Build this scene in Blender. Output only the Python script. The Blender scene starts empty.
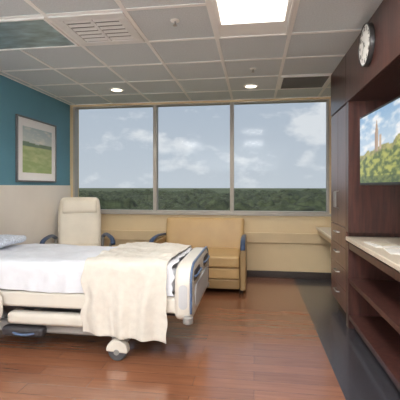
import bpy, bmesh, math, random
from mathutils import Vector, Matrix, noise
random.seed(4)
S=bpy.context.scene
COL=S.collection
try:
    S.view_settings.view_transform='Standard'
    S.view_settings.look='None'
except Exception: pass

# ---------------------------------------------------------------- materials
def lin(c):
    return tuple(((x/255)/12.92 if x/255<=0.04045 else ((x/255+0.055)/1.055)**2.4) for x in c)
def nt(m):
    m.use_nodes=True; t=m.node_tree
    return t,t.nodes,t.links
def mat(name,rgb,rough=0.5,metal=0.0,scale=8.0,amt=0.06,bump=0.0,bscale=60.0,coat=0.0,spec=0.5,stretch=None):
    m=bpy.data.materials.new(name); t,N,L=nt(m)
    b=N['Principled BSDF']
    b.inputs['Roughness'].default_value=rough; b.inputs['Metallic'].default_value=metal
    b.inputs['Specular IOR Level'].default_value=spec
    b.inputs['Coat Weight'].default_value=coat
    tc=N.new('ShaderNodeTexCoord'); mp=N.new('ShaderNodeMapping')
    if stretch: mp.inputs['Scale'].default_value=stretch
    L.new(tc.outputs['Object'],mp.inputs['Vector'])
    n=N.new('ShaderNodeTexNoise'); n.inputs['Scale'].default_value=scale; n.inputs['Detail'].default_value=4
    L.new(mp.outputs[0],n.inputs['Vector'])
    r=N.new('ShaderNodeValToRGB'); c=lin(rgb)
    r.color_ramp.elements[0].position=0.3; r.color_ramp.elements[1].position=0.7
    r.color_ramp.elements[0].color=tuple(x*(1-amt*2) for x in c)+(1,)
    r.color_ramp.elements[1].color=tuple(min(1,x*(1+amt*2)) for x in c)+(1,)
    L.new(n.outputs['Fac'],r.inputs['Fac']); L.new(r.outputs['Color'],b.inputs['Base Color'])
    if bump>0:
        n2=N.new('ShaderNodeTexNoise'); n2.inputs['Scale'].default_value=bscale; n2.inputs['Detail'].default_value=3
        L.new(mp.outputs[0],n2.inputs['Vector'])
        bp=N.new('ShaderNodeBump'); bp.inputs['Strength'].default_value=bump; bp.inputs['Distance'].default_value=0.01
        L.new(n2.outputs['Fac'],bp.inputs['Height']); L.new(bp.outputs[0],b.inputs['Normal'])
    return m
def emis(name,rgb,st):
    m=bpy.data.materials.new(name); t,N,L=nt(m)
    b=N['Principled BSDF']; b.inputs['Base Color'].default_value=(.8,.8,.8,1)
    b.inputs['Emission Color'].default_value=lin(rgb)+(1,); b.inputs['Emission Strength'].default_value=st
    return m
def wood(name,rgb,dark,rough=0.35,coat=0.2):
    m=bpy.data.materials.new(name); t,N,L=nt(m); b=N['Principled BSDF']
    b.inputs['Roughness'].default_value=rough; b.inputs['Coat Weight'].default_value=coat
    b.inputs['Coat Roughness'].default_value=0.25
    tc=N.new('ShaderNodeTexCoord'); mp=N.new('ShaderNodeMapping'); mp.inputs['Scale'].default_value=(14,14,1.2)
    L.new(tc.outputs['Object'],mp.inputs['Vector'])
    n=N.new('ShaderNodeTexNoise'); n.inputs['Scale'].default_value=2.2; n.inputs['Detail'].default_value=8
    n.inputs['Distortion'].default_value=0.4
    L.new(mp.outputs[0],n.inputs['Vector'])
    r=N.new('ShaderNodeValToRGB'); r.color_ramp.elements[0].position=.35; r.color_ramp.elements[1].position=.68
    r.color_ramp.elements[0].color=lin(dark)+(1,); r.color_ramp.elements[1].color=lin(rgb)+(1,)
    L.new(n.outputs['Fac'],r.inputs['Fac']); L.new(r.outputs['Color'],b.inputs['Base Color'])
    return m
def vcol(name,rough=0.5,em=0.0):
    m=bpy.data.materials.new(name); t,N,L=nt(m); b=N['Principled BSDF']
    a=N.new('ShaderNodeAttribute'); a.attribute_name='Col'
    b.inputs['Roughness'].default_value=rough
    if em>0:
        b.inputs['Base Color'].default_value=(0.01,0.01,0.01,1)
        L.new(a.outputs['Color'],b.inputs['Emission Color']); b.inputs['Emission Strength'].default_value=em
    else: L.new(a.outputs['Color'],b.inputs['Base Color'])
    return m

def floor_mat():
    m=bpy.data.materials.new('floor_planks'); t,N,L=nt(m); b=N['Principled BSDF']
    tc=N.new('ShaderNodeTexCoord'); mp=N.new('ShaderNodeMapping')
    L.new(tc.outputs['Object'],mp.inputs['Vector'])
    br=N.new('ShaderNodeTexBrick'); br.offset=0.37; br.offset_frequency=2
    br.inputs['Scale'].default_value=1.0; br.inputs['Brick Width'].default_value=1.1; br.inputs['Row Height'].default_value=0.125
    br.inputs['Mortar Size'].default_value=0.0012; br.inputs['Bias'].default_value=0.0
    br.inputs['Color1'].default_value=lin((144,96,70))+(1,); br.inputs['Color2'].default_value=lin((128,84,61))+(1,)
    br.inputs['Mortar'].default_value=lin((96,62,46))+(1,)
    L.new(mp.outputs[0],br.inputs['Vector'])
    m2=N.new('ShaderNodeMapping'); m2.inputs['Scale'].default_value=(1.3,16,1)
    L.new(tc.outputs['Object'],m2.inputs['Vector'])
    n=N.new('ShaderNodeTexNoise'); n.inputs['Scale'].default_value=2.5; n.inputs['Detail'].default_value=7; n.inputs['Distortion'].default_value=.6
    L.new(m2.outputs[0],n.inputs['Vector'])
    r=N.new('ShaderNodeValToRGB'); r.color_ramp.elements[0].position=.3; r.color_ramp.elements[1].position=.72
    r.color_ramp.elements[0].color=(.80,.78,.76,1); r.color_ramp.elements[1].color=(1.12,1.10,1.08,1)
    L.new(n.outputs['Fac'],r.inputs['Fac'])
    mu=N.new('ShaderNodeMix'); mu.data_type='RGBA'; mu.blend_type='MULTIPLY'; mu.inputs[0].default_value=.85
    L.new(br.outputs['Color'],mu.inputs[6]); L.new(r.outputs['Color'],mu.inputs[7])
    # dark resilient border along the cabinets
    sx=N.new('ShaderNodeSeparateXYZ'); L.new(tc.outputs['Object'],sx.inputs[0])
    gt=N.new('ShaderNodeMath'); gt.operation='GREATER_THAN'; gt.inputs[1].default_value=0.565
    L.new(sx.outputs['X'],gt.inputs[0])
    n3=N.new('ShaderNodeTexNoise'); n3.inputs['Scale'].default_value=9; n3.inputs['Detail'].default_value=5
    L.new(tc.outputs['Object'],n3.inputs['Vector'])
    r3=N.new('ShaderNodeValToRGB'); r3.color_ramp.elements[0].color=lin((54,53,58))+(1,); r3.color_ramp.elements[1].color=lin((70,68,74))+(1,)
    L.new(n3.outputs['Fac'],r3.inputs['Fac'])
    mx=N.new('ShaderNodeMix'); mx.data_type='RGBA'; L.new(gt.outputs[0],mx.inputs[0])
    L.new(mu.outputs[2],mx.inputs[6]); L.new(r3.outputs['Color'],mx.inputs[7])
    L.new(mx.outputs[2],b.inputs['Base Color'])
    b.inputs['Roughness'].default_value=.25; b.inputs['Specular IOR Level'].default_value=1.0
    b.inputs['Coat Weight'].default_value=.5; b.inputs['Coat Roughness'].default_value=.12
    bp=N.new('ShaderNodeBump'); bp.inputs['Strength'].default_value=.04; bp.inputs['Distance'].default_value=.003
    L.new(n.outputs['Fac'],bp.inputs['Height']); L.new(bp.outputs[0],b.inputs['Normal'])
    return m

M={}
M['floor']=floor_mat()
M['teal']=mat('teal_wall_paint',(98,150,170),.6,scale=2,amt=.02,bump=.03,bscale=200)
M['wains']=mat('cream_wall_panel',(238,232,224),.5,scale=2,amt=.02)
M['tan']=mat('tan_wall_paint',(218,196,158),.6,scale=2,amt=.02,bump=.03,bscale=200)
M['white']=mat('white_wall_paint',(225,222,216),.7,scale=2,amt=.02)
M['tile']=mat('mineral_ceiling_tile',(213,223,229),.9,scale=90,amt=.04,bump=.3,bscale=120)
M['tbar']=mat('white_ceiling_grid_metal',(250,253,255),.4,scale=4,amt=.01)
M['frame']=mat('taupe_window_aluminium',(172,167,160),.45,scale=6,amt=.03)
M['rail']=mat('tan_handrail',(206,184,148),.45,scale=3,amt=.03)
M['base']=mat('dark_rubber_base',(52,42,38),.5,scale=6,amt=.05)
M['wood']=wood('dark_cherry_veneer',(88,55,49),(60,37,34),.32,.3)
M['woodm']=wood('cherry_cabinet_front',(118,82,72),(96,65,57),.3,.35)
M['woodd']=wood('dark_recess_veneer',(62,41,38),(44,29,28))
M['stone']=mat('beige_solid_surface',(222,210,192),.3,scale=60,amt=.06)
M['steel']=mat('brushed_steel',(190,190,190),.3,1.0,scale=20,amt=.03)
M['dark']=mat('dark_gap',(34,36,36),.6,scale=5,amt=.02)
M['black']=mat('black_plastic',(18,18,20),.3,scale=5,amt=.02)
M['vinyl']=mat('tan_vinyl',(186,154,106),.42,scale=4,amt=.03,bump=.08,bscale=160)
M['vinyl2']=mat('tan_vinyl_base',(156,128,88),.45,scale=4,amt=.03,bump=.08,bscale=160)
M['cream']=mat('cream_vinyl',(230,222,208),.45,scale=4,amt=.03,bump=.06,bscale=160)
M['navy']=mat('blue_arm_urethane',(44,66,100),.4,scale=6,amt=.05)
M['sheet']=mat('white_cotton',(222,224,232),.85,scale=9,amt=.02,bump=.2,bscale=30)
M['blanket']=mat('cream_woven_blanket',(217,211,202),.9,scale=20,amt=.03,bump=.4,bscale=200)
M['pillow']=mat('pale_patterned_cotton',(206,214,228),.85,scale=55,amt=.14,bump=.15,bscale=40)
M['mattress']=mat('mattress_ticking',(196,200,208),.7,scale=6,amt=.03)
M['bedpl']=mat('bed_cream_plastic',(216,210,200),.4,scale=5,amt=.02)
M['bedin']=mat('bed_inset_plastic',(192,194,198),.4,scale=5,amt=.02)
M['bedgr']=mat('bed_grey_metal',(150,148,146),.4,.3,scale=5,amt=.04)
M['beddk']=mat('bed_dark_metal',(64,62,66),.45,.3,scale=5,amt=.05)
M['bedbl']=mat('bed_blue_plastic',(82,102,134),.35,scale=5,amt=.04)
M['rubber']=mat('grey_rubber',(74,74,78),.6,scale=5,amt=.04)
M['paper']=mat('white_paper',(236,234,230),.7,scale=5,amt=.02)
M['paper2']=mat('buff_card',(206,196,178),.7,scale=5,amt=.03)
M['clock']=mat('clock_dial',(244,243,240),.5,scale=5,amt=.01)
M['clockrim']=mat('dark_grey_rim',(58,58,60),.3,.4,scale=5,amt=.03)
M['pframe']=mat('pewter_frame',(112,112,114),.35,.3,scale=12,amt=.06)
M['mat']=mat('picture_mat_board',(252,253,255),.8,scale=5,amt=.0)
M['grille']=mat('grey_grille',(104,106,104),.5,scale=5,amt=.03)
M['grille2']=mat('diffuser_grey_metal',(120,126,128),.4,.2,scale=5,amt=.03)
M['silver']=mat('diffuser_silver_metal',(240,244,246),.35,.1,scale=5,amt=.02)
M['lens']=emis('lit_prismatic_lens',(255,246,232),3.0)
M['lamp']=emis('lit_downlight_lens',(255,240,214),5.0)
M['print']=vcol('landscape_print',.6)
M['screen']=vcol('tv_picture',.2,.95)
M['ground']=mat('field_ground',(96,104,70),.95,scale=.02,amt=.15)
M['tree']=mat('forest_canopy',(76,82,54),.95,scale=.30,amt=.34)
g=bpy.data.materials.new('window_glass'); t,N,L=nt(g)
N.remove(N['Principled BSDF']); tr=N.new('ShaderNodeBsdfTransparent'); tr.inputs[0].default_value=(.95,.97,.98,1)
gl=N.new('ShaderNodeBsdfGlossy'); gl.inputs['Roughness'].default_value=.08
ms=N.new('ShaderNodeMixShader'); ms.inputs[0].default_value=.006
L.new(tr.outputs[0],ms.inputs[1]); L.new(gl.outputs[0],ms.inputs[2]); L.new(ms.outputs[0],N['Material Output'].inputs[0])
M['glass']=g

# ---------------------------------------------------------------- mesh builder
OFF={}
class MB:
    def __init__(s): s.v=[]; s.f=[]; s.T=Matrix.Identity(4)
    def add(s,vs,fs):
        b=len(s.v); s.v+= [s.T@Vector(p) for p in vs]; s.f+=[tuple(b+i for i in f) for f in fs]; return s
    def box(s,x0,x1,y0,y1,z0,z1):
        return s.add([(x0,y0,z0),(x1,y0,z0),(x1,y1,z0),(x0,y1,z0),(x0,y0,z1),(x1,y0,z1),(x1,y1,z1),(x0,y1,z1)],
          [(0,3,2,1),(4,5,6,7),(0,1,5,4),(1,2,6,5),(2,3,7,6),(3,0,4,7)])
    def lathe(s,c,axis,prof,seg=28):
        c=Vector(c); a=Vector(axis).normalized(); u=a.orthogonal().normalized(); w=a.cross(u)
        vs=[];fs=[]
        for r,h in prof:
            for k in range(seg):
                t=2*math.pi*k/seg; vs.append(c+a*h+(u*math.cos(t)+w*math.sin(t))*r)
        n=len(prof)
        for i in range(n-1):
            for k in range(seg):
                k2=(k+1)%seg; fs.append((i*seg+k,i*seg+k2,(i+1)*seg+k2,(i+1)*seg+k))
        fs.append(tuple(reversed(range(seg)))); fs.append(tuple((n-1)*seg+k for k in range(seg)))
        return s.add(vs,fs)
    def cyl(s,c,axis,r,h,seg=24): return s.lathe(c,axis,[(r,-h/2),(r,h/2)],seg)
    def tube(s,pts,r,seg=10,closed=False,smooth=4,flat=1.0):
        P=[Vector(p) for p in pts]
        if smooth>1:
            Q=[];n=len(P); rng=range(n if closed else n-1)
            for i in rng:
                p0=P[(i-1)%n] if (closed or i>0) else P[0]; p1=P[i]; p2=P[(i+1)%n]; p3=P[(i+2)%n] if (closed or i+2<n) else P[-1]
                for k in range(smooth):
                    t=k/smooth
                    Q.append(.5*((2*p1)+(-p0+p2)*t+(2*p0-5*p1+4*p2-p3)*t*t+(-p0+3*p1-3*p2+p3)*t**3))
            if not closed: Q.append(P[-1])
            P=Q
        n=len(P); vs=[];fs=[]; up=None
        for i in range(n):
            if closed: d=(P[(i+1)%n]-P[i-1])
            else: d=P[min(i+1,n-1)]-P[max(i-1,0)]
            d.normalize()
            if up is None: up=d.orthogonal().normalized() if abs(d.z)>.9 else Vector((0,0,1))
            up=(up-d*up.dot(d)).normalized(); w=d.cross(up)
            for k in range(seg):
                t=2*math.pi*k/seg; vs.append(P[i]+up*math.cos(t)*r*flat+w*math.sin(t)*r)
        for i in range(n if closed else n-1):
            j=(i+1)%n
            for k in range(seg):
                k2=(k+1)%seg; fs.append((i*seg+k,i*seg+k2,j*seg+k2,j*seg+k))
        if not closed:
            fs.append(tuple(reversed(range(seg)))); fs.append(tuple((n-1)*seg+k for k in range(seg)))
        return s.add(vs,fs)
    def prism(s,poly,axis,a0,a1):
        n=len(poly); vs=[]
        for a in (a0,a1):
            for p,q in poly:
                vs.append({'x':(a,p,q),'y':(p,a,q),'z':(p,q,a)}[axis])
        fs=[tuple(range(n)),tuple(reversed(range(n,2*n)))]+[(i,(i+1)%n,n+(i+1)%n,n+i) for i in range(n)]
        return s.add(vs,fs)
    def cushion(s,x0,x1,y0,y1,z0,z1,r=.04,puff=(0,0,0),n=14,wr=0.0,taper=0.0):
        c=Vector(((x0+x1)/2,(y0+y1)/2,(z0+z1)/2)); h=Vector(((x1-x0)/2,(y1-y0)/2,(z1-z0)/2))
        bm=bmesh.new(); bmesh.ops.create_cube(bm,size=2)
        bmesh.ops.subdivide_edges(bm,edges=bm.edges[:],cuts=n,use_grid_fill=True)
        bm.verts.index_update(); vs=[]
        r=min(r,min(h)*.999)
        for v in bm.verts:
            a=[math.sin(x*math.pi/2)*.55+x*.45 for x in v.co]
            q=Vector((a[0]*h.x,a[1]*h.y,a[2]*h.z))
            inn=Vector([max(-(h[i]-r),min(h[i]-r,q[i])) for i in range(3)])
            d=q-inn
            if d.length>1e-6: q=inn+d.normalized()*r
            for i in range(3):
                j,k=(i+1)%3,(i+2)%3
                q[i]+=puff[i]*(1-a[j]**2)*(1-a[k]**2)*(a[i])
            if wr: q+=Vector(noise.noise_vector((q+c)*7))*wr
            if taper: q.x*=1-taper*max(0,a[2])**2
            vs.append(q+c)
        fs=[tuple(v.index for v in f.verts) for f in bm.faces]; bm.free()
        return s.add(vs,fs)
    def obj(s,name,m,parent=None,bevel=0,smooth=False,solid=0,sub=0,off=None,loc=None):
        o0=Vector((0,0,0))
        if parent is not None: o0=OFF.get(parent.name,Vector((0,0,0)))
        elif loc is not None: o0=Vector(loc)
        me=bpy.data.meshes.new(name); me.from_pydata([tuple(v-o0) for v in s.v],[],s.f)
        bm=bmesh.new(); bm.from_mesh(me); bmesh.ops.recalc_face_normals(bm,faces=bm.faces[:]); bm.to_mesh(me); bm.free()
        me.materials.append(m)
        ob=bpy.data.objects.new(name,me); COL.objects.link(ob)
        if parent is not None: ob.parent=parent; OFF[ob.name]=o0
        else:
            OFF[ob.name]=o0; ob.location=o0
        if smooth or bevel:
            for p in me.polygons: p.use_smooth=True
            if not smooth or smooth=='auto':
                try: me.set_sharp_from_angle(angle=math.radians(35))
                except Exception: pass
        if solid:
            md=ob.modifiers.new('Solidify','SOLIDIFY'); md.thickness=solid; md.offset=0
        if bevel:
            md=ob.modifiers.new('Bevel','BEVEL'); md.width=bevel; md.segments=3; md.limit_method='ANGLE'; md.angle_limit=math.radians(40)
            md.harden_normals=False
        if sub:
            md=ob.modifiers.new('Sub','SUBSURF'); md.levels=sub; md.render_levels=sub
        return ob
def root(name,loc,label,cat,rot=0,local=False,**k):
    e=bpy.data.objects.new(name,None); COL.objects.link(e); e.location=loc; e.rotation_euler=(0,0,rot)
    e.empty_display_size=.1
    OFF[e.name]=Vector((0,0,0)) if local else Vector(loc)
    e['label']=label; e['category']=cat
    for a,b in k.items(): e[a]=b
    return e
def tag(o,label,cat,**k):
    o['label']=label; o['category']=cat
    for a,b in k.items(): o[a]=b
    return o
def struct(o,label=None,cat=None):
    o['kind']='structure'
    if label: o['label']=label
    if cat: o['category']=cat
    return o
def B(*a): return MB().box(*a)

# ---------------------------------------------------------------- room shell
CZ=2.6; XL=-2.85; XR=1.55; YB=5.6; YF=-1.6
struct(B(XL-.1,XR+.1,YF-.1,YB+.25,-.1,0).obj('floor',M['floor']),'brown wood plank floor with dark grey border','floor')
struct(B(XL-.1,XR+.1,YF-.1,YB+.25,CZ,CZ+.1).obj('ceiling',M['tile']),'white mineral tile suspended ceiling','ceiling')
struct(B(XL-.12,XL,YF,YB,0,CZ).obj('wall_left',M['teal']),'teal painted wall','wall')
struct(B(XR,XR+.12,YF,YB,0,CZ).obj('wall_right',M['tan']),'tan painted wall behind the cabinets','wall')
struct(B(XL-.1,XR+.1,YF-.12,YF,0,CZ).obj('wall_front',M['white']),'off-white painted wall','wall')
WX0,WX1,WZ0,WZ1=-2.80,1.06,.92,2.565
mb=MB(); mb.box(XL-.1,XR+.1,YB,YB+.2,0,WZ0); mb.box(XL-.1,XR+.1,YB,YB+.2,WZ1,CZ)
mb.box(XL-.1,WX0,YB,YB+.2,WZ0,WZ1); mb.box(WX1,XR+.1,YB,YB+.2,WZ0,WZ1)
struct(mb.obj('wall_back',M['tan']),'tan wall below a wide ribbon of windows','wall')
# ceiling grid
mb=MB(); w=.016
GX=[.294+.61*k for k in range(-5,3)]; GY=[3.24+.61*k for k in range(-7,4)]
for x in GX:
    if XL<x<XR: mb.box(x-w,x+w,YF,YB,CZ-.006,CZ+.01)
for y in GY:
    if YF<y<YB: mb.box(XL,XR,y-w,y+w,CZ-.0055,CZ+.01)
mb.box(XL,XR,YB-.022,YB,CZ-.007,CZ+.01); mb.box(XL,XL+.022,YF,YB,CZ-.007,CZ+.01)
struct(mb.obj('trim_1',M['tbar']),'white metal ceiling grid','ceiling grid')
struct(B(XL,XL+.012,YF,YB,0,1.34).obj('trim_2',M['wains'],bevel=.003),'cream wainscot wall panel','wall panel')
mb=MB(); mb.box(XL+.012,XR,YB-.012,YB,0,.1)
struct(mb.obj('baseboard_back',M['base'],bevel=.003),'dark rubber baseboard','baseboard')
struct(B(XL+.012,XL+.024,YF,YB-.012,0,.1).obj('baseboard_left',M['base'],bevel=.003),'dark rubber baseboard','baseboard')
struct(B(XL+.03,XR-.02,YB-.035,YB,.505,.655).obj('trim_3',M['rail'],bevel=.008),'tan wall protection rail','wall rail')
struct(B(WX0-.02,WX1+.02,YB-.035,YB+.12,WZ0-.02,WZ0+.015).obj('trim_4',M['frame'],bevel=.004),'taupe window sill','window sill')
# windows
XS=[WX0,-1.487,-.323,WX1]
for i in range(3):
    a,b=XS[i],XS[i+1]; fw=.028
    fr=MB(); y0,y1=YB+.0,YB+.11
    fr.box(a,a+fw,y0,y1,WZ0+.015,WZ1); fr.box(b-fw,b,y0,y1,WZ0+.015,WZ1)
    fr.box(a+fw,b-fw,y0,y1,WZ0+.015,WZ0+.015+fw); fr.box(a+fw,b-fw,y0,y1,WZ1-fw*.7,WZ1)
    o=fr.obj('window_%d'%(i+1),M['frame'],bevel=.003); struct(o,'fixed window pane in taupe aluminium frame','window')
    gp=B(a+fw,b-fw,YB+.075,YB+.081,WZ0+.015+fw,WZ1-fw*.7).obj('glass',M['glass'],parent=o); gp['kind']='structure'

# ---------------------------------------------------------------- ceiling fixtures
def troffer(x0,x1,y0,y1,label,lit=True,far=.09,**k):
    e=root('ceiling_light',((x0+x1)/2,(y0+y1)/2,CZ),label,'ceiling light',**k)
    f=.02; fr=MB()
    fr.box(x0,x1,y0,y0+f,CZ-.02,CZ-.0002); fr.box(x0,x1,y1-f,y1,CZ-.02,CZ-.0002)
    fr.box(x0,x0+f,y0+f,y1-f,CZ-.02,CZ-.0002); fr.box(x1-f,x1,y0+f,y1-f,CZ-.02,CZ-.0002)
    fr.obj('frame',M['tbar'],parent=e,bevel=.003)
    if lit:
        B(x0+.05,x1-.05,y0+.09,y1-far,CZ-.016,CZ-.002).obj('lens',M['lens'],parent=e,bevel=.004)
        mb=MB(); mb.box(x0+f,x0+.05,y0+f,y1-f,CZ-.012,CZ-.0004); mb.box(x1-.05,x1-f,y0+f,y1-f,CZ-.012,CZ-.0004)
        mb.box(x0+.05,x1-.05,y0+f,y0+.09,CZ-.012,CZ-.0004); mb.box(x0+.05,x1-.05,y1-far,y1-f,CZ-.012,CZ-.0004)
        mb.obj('reflector',M['tbar'],parent=e)
    return e
def gx(k): return .294+.61*k
def gy(k): return 3.24+.61*k
LBL='lit rectangular recessed ceiling light with bright lens'
troffer(gx(-1)+.016,gx(0)-.016,gy(-2)+.016,gy(0)-.016,LBL,far=.27)
for kx in (-1,-4): troffer(gx(kx)+.016,gx(kx+1)-.016,gy(-6)+.016,gy(-4)-.016,LBL)  # extra ceiling lights out of view, added to fill the room with light
def arealight(name,x,y,z,sx,sy,p,col,rx=0):
    l=bpy.data.lights.new(name,'AREA'); l.shape='RECTANGLE'; l.size=sx; l.size_y=sy; l.energy=p; l.color=col
    o=bpy.data.objects.new(name,l); COL.objects.link(o); o.location=(x,y,z); o.rotation_euler=(rx,0,0); return o
WARM=(1,.98,.96)
arealight('troffer_or_fill_lamp',-.01,2.53,CZ-.03,.46,.82,24,(1,.95,.87))
arealight('troffer_or_fill_lamp',-.01,.19,CZ-.03,.5,1.0,70,WARM)  # this lamp and the next are added fill, out of view
arealight('troffer_or_fill_lamp',-1.84,.19,CZ-.03,.5,1.0,52,WARM)
# unseen uplight box, added on the front wall to brighten the ceiling
e=root('added_uplight',(-.7,YF+.08,1.9),'long white box added out of view to brighten the ceiling','added fill light')
mb=MB(); mb.box(-2.0,.6,YF+.001,YF+.16,1.80,1.82); mb.box(-2.0,.6,YF+.14,YF+.16,1.82,1.90); mb.box(-2.0,-1.98,YF+.001,YF+.14,1.82,1.90); mb.box(.58,.6,YF+.001,YF+.14,1.82,1.90)
mb.obj('housing',M['tbar'],parent=e)
arealight('ceiling_fill_lamp',-.7,YF+.08,1.85,2.5,.1,360,(.95,.98,1),rx=math.radians(180+42))
# unlit satin light
x0,x1,y0,y1=gx(-5)+.016,gx(-3)-.016,gy(-1)+.016,gy(0)-.016
e=troffer(x0,x1,y0,y1,'unlit ceiling light with pale glossy glass-like lens, reflection painted in',lit=False)
B(x0+.02,x1-.02,y0+.02,y1-.02,CZ-.012,CZ-.0004).obj('lens',mat('lens_painted_reflection',(156,178,184),.3,.25,amt=.2,scale=5,bump=.15,bscale=6,spec=.9,stretch=(1,2.5,1)),parent=e)  # streaked greenish-grey puts the teal wall's reflection into the lens colour
# supply air diffuser: slatted sections inside a raised frame
x0,x1,y0,y1=gx(-3)+.016,gx(-2)-.016,gy(-1)+.016,gy(0)-.016
e=root('air_diffuser',((x0+x1)/2,(y0+y1)/2,CZ),'silver-grey square ceiling air diffuser with slatted sections','air vent')
f=.075; cx,cy=(x0+x1)/2,(y0+y1)/2
B(x0+f,x1-f,y0+f,y1-f,CZ-.004,CZ-.0003).obj('back_plate',M['grille2'],parent=e)
mb=MB(); mb.box(x0,x1,y0,y0+f,CZ-.018,CZ-.0003); mb.box(x0,x1,y1-f,y1,CZ-.018,CZ-.0003); mb.box(x0,x0+f,y0+f,y1-f,CZ-.018,CZ-.0003); mb.box(x1-f,x1,y0+f,y1-f,CZ-.018,CZ-.0003)
mb.box(cx-.016,cx+.016,y0+f,y1-f,CZ-.016,CZ-.0003)
mb.obj('frame',M['silver'],parent=e,bevel=.006)
for a,b,sgn in ((x0+f,cx-.016,1),(cx+.016,x1-f,1)):
    for i in range(6):
        y=y0+f+(y1-y0-2*f)*(i+.5)/6
        MB().prism([(y-.022,CZ-.006),(y-.018,CZ-.004),(y+.014,CZ-.014),(y+.010,CZ-.016)],'x',a,b).obj('slat',M['silver'],parent=e)
# return grille
x0,x1,y0,y1=gx(0)+.016,gx(1)-.016,gy(2)+.016,gy(3)-.016
e=root('return_air_grille',((x0+x1)/2,(y0+y1)/2,CZ),'dark grey slotted return air grille in white frame','air vent')
mb=MB(); f=.03
mb.box(x0,x1,y0,y0+f,CZ-.014,CZ-.0003); mb.box(x0,x1,y1-f,y1,CZ-.014,CZ-.0003); mb.box(x0,x0+f,y0+f,y1-f,CZ-.014,CZ-.0003); mb.box(x1-f,x1,y0+f,y1-f,CZ-.014,CZ-.0003)
mb.obj('frame',M['tbar'],parent=e,bevel=.002)
B(x0+f,x1-f,y0+f,y1-f,CZ-.004,CZ-.0003).obj('back_plate',M['dark'],parent=e)
for i in range(16):
    y=y0+f+(y1-y0-2*f)*(i+.5)/16; MB().prism([(y-.010,CZ-.004),(y-.008,CZ-.004),(y+.005,CZ-.013),(y+.003,CZ-.013)],'x',x0+f,x1-f).obj('slat',M['grille'],parent=e)
# downlights
for (x,y) in ((-.04,4.86),(-1.79,4.80)):
    e=root('downlight',(x,y,CZ),'lit round recessed downlight with white trim ring','ceiling light',group='recessed downlights')
    MB().lathe((x,y,CZ),(0,0,-1),[(.095,0.0003),(.095,.006),(.085,.009),(.07,.009),(.07,0.0003)]).obj('trim_ring',M['tbar'],parent=e,smooth='auto')
    MB().lathe((x,y,CZ),(0,0,-1),[(.069,.0035),(.069,.0095),(.05,.014),(.02,.016)]).obj('lens',M['lamp'],parent=e,smooth='auto')
    l=bpy.data.lights.new('downlight_lamp','SPOT'); l.energy=44; l.spot_size=2.3; l.spot_blend=.8; l.color=(1,.87,.70); l.shadow_soft_size=.06
    o=bpy.data.objects.new('downlight_lamp',l); COL.objects.link(o); o.location=(x,y,CZ-.03)
# sprinklers
for (x,y) in ((-.6,2.86),(-.01,4.15)):
    e=root('sprinkler_head',(x,y,CZ),'small white and chrome ceiling sprinkler','sprinkler',group='ceiling sprinklers')
    MB().lathe((x,y,CZ),(0,0,-1),[(.036,.0),(.034,.006),(.014,.009)]).obj('escutcheon',M['tbar'],parent=e,smooth='auto')
    mb=MB(); mb.cyl((x,y,CZ-.022),(0,0,1),.008,.03,12); mb.cyl((x,y,CZ-.038),(0,0,1),.018,.003,16); mb.obj('head',M['steel'],parent=e)

# ---------------------------------------------------------------- framed print
py0,py1,pz0,pz1=4.22,5.14,1.38,2.2
e=root('framed_picture',(XL,(py0+py1)/2,pz0),'pewter-framed landscape print of green fields with white mat','picture')
mb=MB(); f=.022; X0,X1=XL+.0005,XL+.030
mb.box(X0,X1,py0,py1,pz0,pz0+f); mb.box(X0,X1,py0,py1,pz1-f,pz1); mb.box(X0,X1,py0,py0+f,pz0+f,pz1-f); mb.box(X0,X1,py1-f,py1,pz0+f,pz1-f)
mb.obj('frame',M['pframe'],parent=e,bevel=.004)
B(X0,XL+.018,py0+f,py1-f,pz0+f,pz1-f).obj('mat_board',M['mat'],parent=e)
def picture(name,nx,ny,pos,colf,m,parent):
    me_v=[];fs=[]
    for j in range(ny+1):
        for i in range(nx+1): me_v.append(pos(i/nx,j/ny))
    for j in range(ny):
        for i in range(nx):
            a=j*(nx+1)+i; fs.append((a,a+1,a+nx+2,a+nx+1))
    mb=MB(); mb.add(me_v,fs); o=mb.obj(name,m,parent=parent); me=o.data
    ca=me.color_attributes.new('Col','FLOAT_COLOR','POINT')
    for j in range(ny+1):
        for i in range(nx+1):
            c=lin(colf(i/nx,j/ny)); ca.data[j*(nx+1)+i].color=(*c,1)
    return o
def fr(x,y,s,o=0): return noise.fractal(Vector((x*s,y*s,o)),1,2,5)
def mixc(a,b,t): t=max(0,min(1,t)); return tuple(a[i]*(1-t)+b[i]*t for i in range(3))
def pcol(u,v):
    n=fr(u,v*3,4)
    if v>.66+.03*fr(u,0,3): c=mixc((216,224,222),(186,206,214),(v-.6)*2.2); return mixc(c,(244,242,236),n*1.2)
    if v>.57: return mixc((138,158,134),(114,140,122),.5+n)
    return mixc((196,206,156),(160,182,126),.5+n*.8+(.35 if v<.28-.12*u else 0))
picture('print',60,60,lambda u,v:(XL+.0195,py0+.12+(py1-py0-.24)*u,pz0+.12+(pz1-pz0-.24)*v),pcol,M['print'],e)

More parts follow.
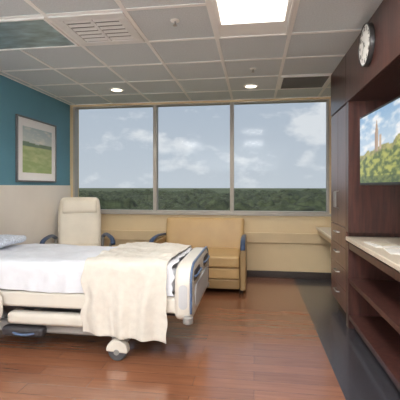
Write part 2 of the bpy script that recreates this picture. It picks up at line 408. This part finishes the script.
# ---------------------------------------------------------------- recliner
ch=root('recliner_chair',(-2.36,4.90,0),'cream vinyl high-back patient recliner with blue arm pads','chair',rot=math.radians(24),local=True)
mb=MB(); mb.cushion(-.27,.27,-.38,.22,.37,.51,.04,(0,0,.015)); mb.obj('seat',M['cream'],parent=ch,smooth=True)
mb=MB(); mb.T=Matrix.Translation((0,.2,.44))@Matrix.Rotation(math.radians(-9),4,'X')
mb.cushion(-.295,.295,-.035,.11,.0,.735,.055,(0,.025,0.006),n=20,taper=.10); mb.obj('backrest',M['cream'],parent=ch,smooth=True)
mb=MB(); mb.T=Matrix.Translation((0,.2,.44))@Matrix.Rotation(math.radians(-9),4,'X')
mb.cushion(-.24,.24,-.075,.0,.50,.70,.035,(0,.01,0.0),n=14,taper=.05); mb.obj('headrest',M['cream'],parent=ch,smooth=True)
B(-.27,.27,-.30,.26,.16,.37).obj('base',M['vinyl2'],parent=ch,bevel=.02)
MB().cushion(-.26,.26,-.42,-.30,.13,.38,.03,(0,.01,0)).obj('leg_rest',M['cream'],parent=ch,smooth=True)
for sx_ in (-1,1):
    mb=MB(); mb.tube([(sx_*.325,.26,.60),(sx_*.35,.05,.655),(sx_*.385,-.2,.665),(sx_*.42,-.37,.64),(sx_*.43,-.43,.58)],.030,seg=12,flat=.75)
    mb.obj('armrest',M['navy'],parent=ch,smooth=True)
    mb=MB(); mb.tube([(sx_*.415,-.38,.62),(sx_*.38,-.32,.45),(sx_*.32,-.27,.16),(sx_*.31,-.2,.12),(sx_*.305,.16,.12),(sx_*.305,.23,.2),(sx_*.32,.24,.60)],.02,seg=10)
    mb.obj('arm_frame',M['bedgr'],parent=ch,smooth=True)
for sx_ in (-1,1):
    for y in (-.26,.20):
        mb=MB(); mb.cyl((sx_*.31,y,.045),(1,0,0),.045,.03); mb.box(sx_*.31-.012,sx_*.31+.012,y-.015,y+.015,.05,.12)
        mb.obj('caster',M['rubber'],parent=ch,smooth='auto')

# ---------------------------------------------------------------- loveseat
sx0,sx1=-1.32,-.10; sy0,sy1=4.66,5.5
so=root('loveseat',((sx0+sx1)/2,(sy0+sy1)/2,0),'tan vinyl sleeper loveseat with blue arm caps below the window','sofa')
mb=MB(); mb.T=Matrix.Translation((0,5.32,.42))@Matrix.Rotation(math.radians(-10),4,'X')
mb.cushion(sx0+.072,sx1-.035,-.06,.09,.0,.465,.035,(0,.01,.0),n=18); mb.obj('backrest',M['vinyl'],parent=so,smooth=True)
MB().cushion(sx0+.075,sx1-.075,sy0-.02,5.30,.325,.47,.032,(0,0,.008),n=18).obj('seat',M['vinyl'],parent=so,smooth=True)
B(sx0+.075,sx1-.075,sy0+.02,5.44,.06,.335).obj('base',M['vinyl2'],parent=so,bevel=.01)
MB().cushion(sx0+.08,sx1-.08,sy0-.005,sy0+.03,.19,.315,.012).obj('front_panel',M['vinyl'],parent=so,smooth=True)
MB().cushion(sx0+.08,sx1-.08,sy0-.002,sy0+.03,.065,.18,.012).obj('front_panel',M['vinyl2'],parent=so,smooth=True)
for x0,x1 in ((sx0,sx0+.07),(sx1-.07,sx1)):
    mb=MB(); mb.prism([(sy0+.0,.05),(5.46,.05),(5.47,.60),(5.2,.62),(4.9,.625),(sy0+.02,.60)],'x',x0,x1)
    mb.obj('arm_panel',M['vinyl2'],parent=so,bevel=.015)
    xm=(x0+x1)/2
    mb=MB(); mb.tube([(xm,5.42,.63),(xm,5.2,.65),(xm,4.95,.66),(xm,4.75,.65),(xm,4.64,.61),(xm,4.625,.55)],.030,seg=12,flat=.6)
    mb.obj('armrest',M['navy'],parent=so,smooth=True)
for x in (sx0+.06,sx1-.06):
    for y in (4.74,5.4):
        MB().cyl((x,y,.03),(0,0,1),.025,.0598,16).obj('foot',M['black'],parent=so)

# ---------------------------------------------------------------- bed
BX0,BX1=-2.72,-.45; BY0,BY1=2.80,3.72
bd=root('hospital_bed',((BX0+BX1)/2,(BY0+BY1)/2,0),'adjustable hospital bed with cream plastic footboard and blue trim','bed')
def rrect(y0,y1,z0,z1,r,n=6):
    P=[]
    for cx,cy,a0 in ((y1-r,z1-r,0),(y0+r,z1-r,90),(y0+r,z0+r,180),(y1-r,z0+r,270)):
        for k in range(n+1):
            a=math.radians(a0+90*k/n); P.append((cx+r*math.cos(a),cy+r*math.sin(a)))
    return P
mb=MB(); mb.box(BX0+.05,BX1-.14,BY0+.06,BY1-.06,.44,.498); mb.obj('mattress_deck',M['bedgr'],parent=bd,bevel=.01)
for y in (BY0,BY1-.055): B(BX0+.02,BX1-.10,y,y+.055,.365,.488).obj('side_beam',M['bedpl'],parent=bd,bevel=.02)
mb=MB(); mb.box(BX0+.1,BX1-.15,BY0+.12,BY0+.18,.31,.38); mb.box(BX0+.1,BX1-.15,BY1-.18,BY1-.12,.31,.38)
for x in (-2.4,-1.65,-.8): mb.box(x-.04,x+.04,BY0+.12,BY1-.12,.32,.44)
mb.obj('upper_frame',M['beddk'],parent=bd,bevel=.006)
for x in (-2.25,-1.1):
    for y in (BY0+.2,BY1-.2):
        mb=MB(); mb.T=Matrix.Translation((x,y,.27))@Matrix.Rotation(math.radians(28),4,'Y'); mb.box(-.16,.16,-.02,.02,-.03,.03)
        mb.obj('lift_arm',M['bedgr'],parent=bd,bevel=.006)
mb=MB(); mb.box(-2.35,-.85,BY0+.08,BY0+.16,.13,.22); mb.box(-2.35,-.85,BY1-.16,BY1-.08,.13,.22)
mb.box(-2.42,-2.28,BY0+.0,BY1,.13,.21); mb.box(-1.09,-.95,BY0+.0,BY1,.13,.21); mb.box(-1.9,-1.4,BY0+.15,BY1-.15,.12,.24)
mb.obj('base_frame',M['bedgr'],parent=bd,bevel=.02)
MB().cushion(-1.98,-1.15,BY0+.01,BY0+.11,.215,.315,.035).obj('base_cover',M['bedpl'],parent=bd,smooth=True)
for x in (-2.35,-1.03):
    for y in (BY0-.01,BY1+.01):
        c=MB(); c.lathe((x,y,.072),(0,1,0),[(.03,-.03),(.062,-.028),(.072,-.018),(.072,.018),(.062,.028),(.03,.03)],28)
        c.obj('caster_wheel',M['rubber'],parent=bd,smooth='auto')
        mb=MB(); poly=[(x+.085*math.cos(math.radians(a)),.078+.085*math.sin(math.radians(a))) for a in range(-10,191,12)]
        mb.prism(poly,'y',y-.036,y+.036); mb.obj('caster_hood',M['bedpl'],parent=bd,bevel=.01)
        mb=MB(); mb.cyl((x,y,.072),(0,1,0),.022,.076,16); mb.obj('axle_cap',M['bedgr'],parent=bd)
mb=MB(); mb.tube([(-1.93,BY0+.04,.17),(-1.90,BY0-.0,.155),(-1.82,BY0-.015,.15),(-1.74,BY0-.0,.155),(-1.71,BY0+.04,.17)],.011,flat=.8)
mb.obj('brake_pedal',M['bedbl'],parent=bd,smooth=True)
MB().cushion(-2.02,-1.66,BY0-.0,BY0+.09,.12,.20,.03).obj('pedal_housing',M['beddk'],parent=bd,smooth=True)
# footboard
def fbprof(m_=0):
    y0,y1=BY0-.05+m_,BY1+.05-m_; P=[]
    P+=[(y0+.05,.33+m_),(y1-.05,.33+m_),(y1-.012,.35+m_),(y1,.39)]
    P+=[(y1,.58),(y1-.01,.65-m_*.5),(y1-.04,.70-m_),(y1-.10,.732-m_),(y1-.20,.742-m_)]
    P+=[(y0+.20,.742-m_),(y0+.10,.732-m_),(y0+.04,.70-m_),(y0+.01,.65-m_*.5),(y0,.58),(y0,.39),(y0+.012,.35+m_)]
    return P
FP=fbprof()
fb=MB(); fb.prism(FP,'x',BX1-.135,BX1); fbo=fb.obj('footboard',M['bedpl'],parent=bd,bevel=.03)
MB().tube([(BX1-.008,p[0]*.998+.0065,p[1]) for p in FP[3:15]],.010,seg=8,smooth=3).obj('edge_trim',M['bedbl'],parent=fbo,smooth=True)
P=rrect(BY0+.08,BY1-.08,.39,.57,.06,4)
fb=MB(); fb.prism(P,'x',BX1-.0,BX1+.010); fb.obj('inset_panel',M['bedin'],parent=fbo,bevel=.005)
for y0,y1 in ((BY0+.04,BY0+.34),(BY1-.34,BY1-.04)):
    MB().prism(rrect(y0,y1,.605,.685,.035,4),'x',BX1-.001,BX1+.004).obj('grip_recess',M['beddk'],parent=fbo)
    mb=MB(); mb.tube([(BX1+.0,y0,.645),(BX1+.02,y0+.03,.650),(BX1+.022,(y0+y1)/2,.652),(BX1+.02,y1-.03,.650),(BX1,y1,.645)],.009)
    mb.obj('push_handle',M['bedbl'],parent=fbo,smooth=True)
# recess on the near and far edges of the footboard
for y in (BY0-.0505,BY1+.0505):
    mb=MB(); mb.prism(rrect(BX1-.10,BX1-.035,.42,.60,.03,4),'y',y-.002,y+.002); mb.obj('end_recess',M['bedin'],parent=fbo)
for y in (BY0-.05,BY1+.05):
    mb=MB(); mb.lathe((BX1-.03,y,.345),(0,0,1),[(.02,-.03),(.038,-.02),(.038,.02),(.02,.03)],20); mb.obj('bumper_roller',M['bedgr'],parent=fbo,smooth='auto')
fb=MB(); fb.prism(rrect(BY0+.02,BY1-.02,.42,1.08,.1),'x',BX0-.04,BX0+.005); hb=fb.obj('headboard',M['bedpl'],parent=bd,bevel=.014)
def srail(x0,x1,z0,z1,y,side):
    out=rrect(x0,x1,z0,z1,.09,5)
    mb=MB(); mb.tube([(p[0],y,p[1]) for p in out],.024,seg=10,closed=True,smooth=1)
    zs=(z0+z1)/2
    mb.tube([(x0,y,zs),(x1,y,zs)],.02,smooth=1)
    o=mb.obj('side_rail',M['bedpl'],parent=bd,smooth=True)
    for x in (x0+.2,x1-.2): B(x-.025,x+.025,min(y,y+.09*side),max(y,y+.09*side),z0+.02,z0+.07).obj('rail_bracket',M['bedgr'],parent=o,bevel=.006)
srail(-2.65,-1.99,.25,.50,BY0-.05,1)
srail(-2.6,-1.85,.26,.52,BY1+.05,-1)
srail(-1.5,-.70,.26,.52,BY1+.05,-1)

# mattress
mt=MB().cushion(BX0+.06,BX1-.15,BY0+.02,BY1-.02,.499,.70,.05,(0,0,.006),n=20).obj('mattress',M['mattress'],smooth=True,loc=((BX0+BX1)/2,3.26,.5))
tag(mt,'thick foam hospital mattress on the bed deck','mattress')
def drape(name,m,x0,x1,off,hem_near,hem_far,nx,amp,seed,thick,fold=0.0,skew=0.0,rag=0.0,ff=34,hx=0.0,pull=0.0):
    y0,y1,zt=BY0+.02-off,BY1-.02+off,.706+off; r=.05
    nn=30
    hang_n=zt-r-hem_near; hang_f=zt-r-hem_far
    pts=[]
    for i in range(12): pts.append((y1,hem_far+hang_f*i/12,'f',1-i/12))
    for i in range(6):
        a=math.pi/2*i/6; pts.append((y1-r+r*math.cos(a),zt-r+r*math.sin(a),'c',0))
    for i in range(50): pts.append((y1-r-(y1-y0-2*r)*i/50,zt,'t',0))
    for i in range(6):
        a=math.pi/2*i/6; pts.append((y0+r-r*math.sin(a),zt-r+r*math.cos(a),'c',0))
    for i in range(nn+1): pts.append((y0,zt-r-hang_n*i/nn,'n',i/nn))
    vs=[];fs=[];K=len(pts)
    def ridge(p): return (1-abs(noise.noise(p))*2.2)
    for i in range(nx+1):
        u=i/nx; x=x0+(x1-x0)*u
        hv=rag*noise.noise(Vector((x*1.6,seed,0)))-hx*u
        for j,(y,z,t,h) in enumerate(pts):
            n1=fr(x*1.0,(y+z)*.7,3.2,seed)
            q=Vector((x*2.6+.6*y,(y*3.4-z*1.2),seed+4))
            n2=max(0,ridge(q)-.35)+.5*max(0,ridge(q*2.1)-.5)
            edge=(1-min(1,min(u,1-u)*6))
            xx=x+skew*(y-3.26)+(.03*noise.noise(Vector((j*.12,seed,u*2))))*edge
            if t=='n':
                ph=x*ff+2.2*noise.noise(Vector((x*2.5,z*1.2,seed)))+h*2.5*(u-.5)
                fo=(((.5+.5*math.sin(ph))**1.5)*.8*h**.6+.55*n2*min(1,h+.3))*fold
                yy=y-abs(n1)*amp*.5-fo-.003; zz=z+hv*h
                xx+=.03*h*noise.noise(Vector((x*4,1,seed)))-pull*h*(u-.5)
            elif t=='f':
                yy=y+abs(n1)*amp*.5+fold*.5*h*(.5+.5*math.sin(x*30)); zz=z
            elif t=='t': yy=y; zz=z+abs(n1)*amp*.8+n2*amp*1.3
            else: yy=y-(n2*fold*.15 if y<3 else 0); zz=z+abs(n1)*amp*.6+n2*amp*.9
            vs.append((xx,yy,zz))
    for i in range(nx):
        for j in range(K-1):
            a=i*K+j; fs.append((a,a+1,a+K+1,a+K))
    mb=MB(); mb.add(vs,fs)
    return mb.obj(name,m,smooth=True,solid=thick,sub=1,loc=((x0+x1)/2,3.26,.7))
o=drape('bed_sheet',M['sheet'],-2.5,BX1-.148,.010,.50,.53,110,.017,3,.005,fold=.014,rag=.02); tag(o,'white cotton coverlet spread smoothly over the mattress','bedding')
o=drape('blanket',M['blanket'],-1.29,-.63,.036,.205,.42,110,.022,9,.006,fold=.055,skew=.03,rag=.03,ff=31,hx=.04,pull=.0); tag(o,'cream woven blanket draped over the foot of the bed','blanket')
pl=MB(); pl.cushion(-2.66,-2.28,3.02,3.58,.768,.832,.032,(0.01,.01,.018),n=16,wr=.010); o=pl.obj('pillow',M['pillow'],smooth=True,loc=(-2.4,3.28,.73)); tag(o,'pale blue patterned pillow at the head of the bed','pillow')

# ---------------------------------------------------------------- cabinets
FX=.87
YT0,YT1=3.79,4.50
tc=root('tall_cabinet',(FX+.3,(YT0+YT1)/2,0),'tall cherry wood wardrobe cabinet with door over drawers','cabinet')
mb=MB(); mb.box(FX+.022,XR-.005,YT0+.002,YT1,.1,2.12); mb.box(FX+.08,XR-.005,YT0+.002,YT1,0.001,.1); mb.obj('body',M['wood'],parent=tc,bevel=.002)
def handle(x,y0,y1,z0,z1,parent):
    mb=MB()
    if abs(y1-y0)>abs(z1-z0):
        mb.tube([(x,y0,z0),(x-.03,y0+.012,z0),(x-.03,y1-.012,z0),(x,y1,z0)],.006,smooth=1)
    else: mb.tube([(x,y0,z0),(x-.03,y0,z0+.012),(x-.03,y0,z1-.012),(x,y0,z1)],.006,smooth=1)
    mb.obj('handle',M['steel'],parent=parent,smooth='auto')
ym=(YT0+YT1)/2
for a,b,hy in ((YT0+.006,ym-.002,ym-.04),(ym+.002,YT1-.004,ym+.04)):
    d=B(FX,FX+.02,a,b,.93,2.11).obj('door',M['woodm'],parent=tc,bevel=.003); handle(FX,hy,hy,1.1,1.28,d)
zz=[.11,.315,.52,.725,.925]
for i in range(4):
    d=B(FX,FX+.02,YT0+.006,YT1-.004,zz[i]+.002,zz[i+1]-.002).obj('drawer',M['woodm'],parent=tc,bevel=.003)
    handle(FX,ym-.08,ym+.08,(zz[i]+zz[i+1])/2+.03,(zz[i]+zz[i+1])/2+.03,d)
YN=.9
hd=root('upper_wood_fascia',(FX+.3,2.7,2.12),'dark cherry veneer fascia panelling above the cabinets','wood panelling')
cuts=[YN,2.0,3.79,4.5]
for i in range(3):
    B(FX-.004,FX+.02,cuts[i]+.002,cuts[i+1]-.002,2.122,CZ-.009).obj('panel',M['wood'],parent=hd,bevel=.003)
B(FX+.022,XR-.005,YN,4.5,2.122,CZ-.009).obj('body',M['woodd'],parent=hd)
mu=root('media_wall_unit',(FX+.3,2.4,0),'dark cherry built-in with television niche and open lower shelves','cabinet')
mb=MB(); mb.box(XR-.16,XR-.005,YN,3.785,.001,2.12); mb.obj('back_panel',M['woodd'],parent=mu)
for y0,y1 in ((3.70,3.785),(YN,YN+.08)):
    mb=MB(); mb.box(FX,XR-.165,y0,y1,.895,2.12); mb.obj('stile',M['wood'],parent=mu,bevel=.002)
    mb=MB(); mb.box(FX,XR-.165,y0,y1,.001,.80); mb.obj('side_panel',M['wood'],parent=mu,bevel=.002)
B(FX+.004,XR-.165,YN+.085,3.695,.43,.47).obj('shelf',M['wood'],parent=mu,bevel=.002)
B(FX+.004,XR-.165,YN+.085,3.695,.09,.13).obj('shelf',M['wood'],parent=mu,bevel=.002)
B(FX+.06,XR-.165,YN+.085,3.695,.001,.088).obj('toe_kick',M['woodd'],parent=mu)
B(FX+.004,FX+.03,YN+.085,3.695,.745,.80).obj('apron',M['wood'],parent=mu,bevel=.002)
o=B(FX-.005,XR-.165,YN,3.785,.812,.85).obj('worktop',M['stone'],bevel=.006,loc=(FX+.3,2.4,.80)); tag(o,'beige solid-surface worktop over the open shelves','countertop')
# TV, thin panel angled slightly out of its niche on a bracket
tv=root('television',(FX-.02,3.24,1.335),'flat-screen television showing a green hillside with a tower','television',rot=math.radians(2.5),local=True); TW,TH=.95,.55
B(0,.028,-TW,0,0,TH).obj('housing',M['black'],parent=tv,bevel=.005)
def tcol(u,v):
    ridge=.42+.16*u+.05*fr(u,0,4,2)+.025*fr(u,1,18,3)
    tw=.036 if v<.70 else .036*max(0,(.88-v)/.18)
    tower=abs(u-.40)<tw and v<.88
    tower2=(abs(u-.475)<.022 and v<.66)
    if (tower or tower2) and v>ridge-.04:
        return mixc((160,132,110),(196,170,146),.5+4*(u-.40)*3)
    if v>ridge:
        c=mixc((200,214,226),(134,172,206),(v-.45)*1.7); return mixc(c,(240,240,240),(fr(u,v*2,4,7)+.1)*1.8)
    n=fr(u*1.3,v*2,9,5)
    c=mixc((84,100,44),(176,176,82),.5+n*1.8)
    if v>ridge-.07 : c=mixc(c,(184,164,112),.5)
    if v<.10: c=mixc(c,(56,74,44),.5)
    return c
picture('screen',96,56,lambda u,v:(-.0015,-.016-(TW-.032)*u,.020+(TH-.036)*v),tcol,M['screen'],tv)
mb=MB(); mb.box(.030,.10,-.60,-.36,.15,.40); mb.box(.10,.48,-.51,-.45,.25,.31); mb.box(.48,.50,-.58,-.38,.12,.42)
mb.obj('wall_bracket',M['black'],parent=tv,bevel=.004)
# clock
cy_,cz_,cr=3.05,2.405,.16
cl=root('wall_clock',(FX-.004,cy_,cz_),'round wall clock with dark rim and white dial','clock')
cxw=FX-.0045
MB().lathe((cxw,cy_,cz_),(-1,0,0),[(cr,0),(cr,.03),(cr-.004,.036),(cr-.010,.036),(cr-.013,.030),(cr-.013,.002)],48).obj('rim',M['clockrim'],parent=cl,smooth='auto')
MB().cyl((cxw-.027,cy_,cz_),(1,0,0),cr-.012,.006,48).obj('dial',M['clock'],parent=cl)
for h in range(1,13):
    cu=bpy.data.curves.new('t','FONT'); cu.body=str(h); cu.size=.046; cu.align_x='CENTER'; cu.align_y='CENTER'; cu.extrude=.0006; cu.offset=.0006
    to=bpy.data.objects.new('t',cu); COL.objects.link(to)
    bpy.context.view_layer.update(); dg=bpy.context.evaluated_depsgraph_get()
    me=bpy.data.meshes.new_from_object(to.evaluated_get(dg))
    a=math.radians(90-30*h); rr=cr-.040
    cyh=cy_-rr*math.cos(a); czh=cz_+rr*math.sin(a)
    MB().add([(cxw-.0315-v.co.z, cyh-v.co.x, czh+v.co.y) for v in me.vertices],[tuple(p.vertices) for p in me.polygons]).obj('numeral',M['black'],parent=cl)
    bpy.data.objects.remove(to); bpy.data.meshes.remove(me); bpy.data.curves.remove(cu)
def hand(name,ang,ln,w,dx):
    mb=MB(); a=math.radians(90-ang); d=Vector((0,-math.cos(a),math.sin(a))); n=Vector((0,math.sin(a),math.cos(a)))
    c=Vector((cxw-dx,cy_,cz_)); vs=[]
    for x in (0,-.0012):
        for p,q in ((-.02,-w),(ln,-w*.5),(ln,w*.5),(-.02,w)): vs.append(c+d*p+n*q+Vector((x,0,0)))
    mb.add(vs,[(0,1,2,3),(4,5,6,7),(0,1,5,4),(1,2,6,5),(2,3,7,6),(3,0,4,7)]); mb.obj(name,M['black'],parent=cl)
hand('hour_hand',318,.065,.004,.033); hand('minute_hand',216,.1,.003,.035)
dk=root('window_desk',(FX+.3,5.05,.75),'small beige ledge counter between window and wardrobe','counter')
B(FX-.0,XR-.002,4.505,YB-.04,.715,.75).obj('top',M['stone'],parent=dk,bevel=.006)
B(FX+.02,FX+.04,4.505,YB-.04,.655,.714).obj('apron',M['rail'],parent=dk,bevel=.003)
def booklet(x,y,z,w,h,t,rot,m,label):
    mb=MB(); mb.T=Matrix.Rotation(rot,4,'Z')
    mb.box(-w/2,w/2,-h/2,h/2,.0,t*.5); mb.box(-w/2,w/2-.004,-h/2+.003,h/2-.003,t*.5,t)
    o=mb.obj('booklet',m,bevel=.001); o.location=(x,y,z); tag(o,label,'booklet',group='papers on the worktop')
booklet(1.03,3.26,.8505,.20,.26,.008,.08,M['paper'],'white booklet lying on the beige worktop')
booklet(1.06,2.94,.8505,.19,.24,.006,-.12,M['paper'],'thin white leaflet stack on the worktop')
booklet(1.04,3.25,.860,.13,.18,.006,.2,M['paper2'],'buff card leaflet on top of a white booklet')

# ---------------------------------------------------------------- outside
gr=B(-1500,1500,8,2500,-13.2,-13).obj('ground',M['ground']); struct(gr,'distant green field ground outside','ground')
mb=MB(); vs=[];fs=[]; NA,NR=760,130
for j in range(NR+1):
    d=42*(650/42)**(j/NR)
    for i in range(NA+1):
        a=math.radians(-50+78*i/NA); x=d*math.sin(a); y=d*math.cos(a)
        p=Vector((x,y,0))
        n=noise.fractal(p*.03,1,2,3)*3.4
        vd=noise.voronoi(p*(.17 if d<140 else .08))[0][0]
        z=-6.0+n+2.6*(1-vd*vd*1.3)+.7*noise.noise(p*.6)-.009*d
        if d>90: z+=(3.0*noise.noise(Vector((math.degrees(a)*.30,j*.12,2)))+1.2*noise.noise(Vector((math.degrees(a)*1.1,j*.4,7)))+.5*noise.noise(Vector((math.degrees(a)*3.5,j*.6,3))))*min(2.6,d/180)
        if j==0: z=-13
        vs.append((x,y,z))
for j in range(NR):
    for i in range(NA):
        a=j*(NA+1)+i; fs.append((a,a+1,a+NA+2,a+NA+1))
mb.add(vs,fs); o=mb.obj('tree_canopy',M['tree'],smooth=True,loc=(0,42,-13)); tag(o,'dense green tree canopy reaching to the horizon','trees',kind='stuff')
l=bpy.data.lights.new('sun','SUN'); l.energy=1.7; l.angle=.01; l.color=(1,.95,.84)
o=bpy.data.objects.new('sun',l); COL.objects.link(o); o.rotation_euler=(math.radians(52),0,math.radians(-48))

# world sky: blue-grey gradient with cumulus
w=bpy.data.worlds.new('sky'); S.world=w; w.use_nodes=True; T=w.node_tree; N=T.nodes; L=T.links
bg=N['Background']; tcn=N.new('ShaderNodeTexCoord'); sp=N.new('ShaderNodeSeparateXYZ'); L.new(tcn.outputs['Generated'],sp.inputs[0])
mpw=N.new('ShaderNodeMapping'); mpw.inputs['Scale'].default_value=(1,1,1.9); mpw.inputs['Location'].default_value=(.35,0,.15); L.new(tcn.outputs['Generated'],mpw.inputs[0])
nz=N.new('ShaderNodeTexNoise'); nz.inputs['Scale'].default_value=6.5; nz.inputs['Detail'].default_value=9; nz.inputs['Roughness'].default_value=.56
L.new(mpw.outputs[0],nz.inputs['Vector'])
cr_=N.new('ShaderNodeValToRGB'); cr_.color_ramp.elements[0].position=.53; cr_.color_ramp.elements[1].position=.63
cr_.color_ramp.elements[1].color=(.85,.85,.85,1)
L.new(nz.outputs['Fac'],cr_.inputs['Fac'])
nz2=N.new('ShaderNodeTexNoise'); nz2.inputs['Scale'].default_value=1.8; nz2.inputs['Detail'].default_value=5; L.new(mpw.outputs[0],nz2.inputs['Vector'])
mh=N.new('ShaderNodeMath'); mh.operation='MULTIPLY'; mh.inputs[1].default_value=.6; L.new(nz2.outputs['Fac'],mh.inputs[0])
sk=N.new('ShaderNodeValToRGB'); sk.color_ramp.elements[0].position=.0; sk.color_ramp.elements[0].color=lin((190,196,203))+(1,)
sk.color_ramp.elements[1].position=.35; sk.color_ramp.elements[1].color=lin((140,158,182))+(1,)
L.new(sp.outputs['Z'],sk.inputs['Fac'])
mx0=N.new('ShaderNodeMix'); mx0.data_type='RGBA'; L.new(mh.outputs[0],mx0.inputs[0]); L.new(sk.outputs['Color'],mx0.inputs[6]); mx0.inputs[7].default_value=lin((192,199,206))+(1,)
mx=N.new('ShaderNodeMix'); mx.data_type='RGBA'; L.new(cr_.outputs['Color'],mx.inputs[0]); L.new(mx0.outputs[2],mx.inputs[6]); mx.inputs[7].default_value=lin((222,223,225))+(1,)
L.new(mx.outputs[2],bg.inputs['Color']); bg.inputs['Strength'].default_value=1.12
l=bpy.data.lights.new('window_portal','AREA'); l.shape='RECTANGLE'; l.size=WX1-WX0; l.size_y=WZ1-WZ0; l.cycles.is_portal=True
o=bpy.data.objects.new('window_portal',l); COL.objects.link(o); o.location=((WX0+WX1)/2,YB+.22,(WZ0+WZ1)/2); o.rotation_euler=(math.radians(-90),0,0)

# ---------------------------------------------------------------- camera
cam=bpy.data.cameras.new('camera'); co=bpy.data.objects.new('camera',cam); COL.objects.link(co)
cam.sensor_width=36; cam.lens=34.2; cam.shift_y=-.035; cam.clip_end=5000; cam.clip_start=.02
co.location=(0,0,1.33); co.rotation_euler=(math.radians(90),0,math.atan(54/380))
S.camera=co
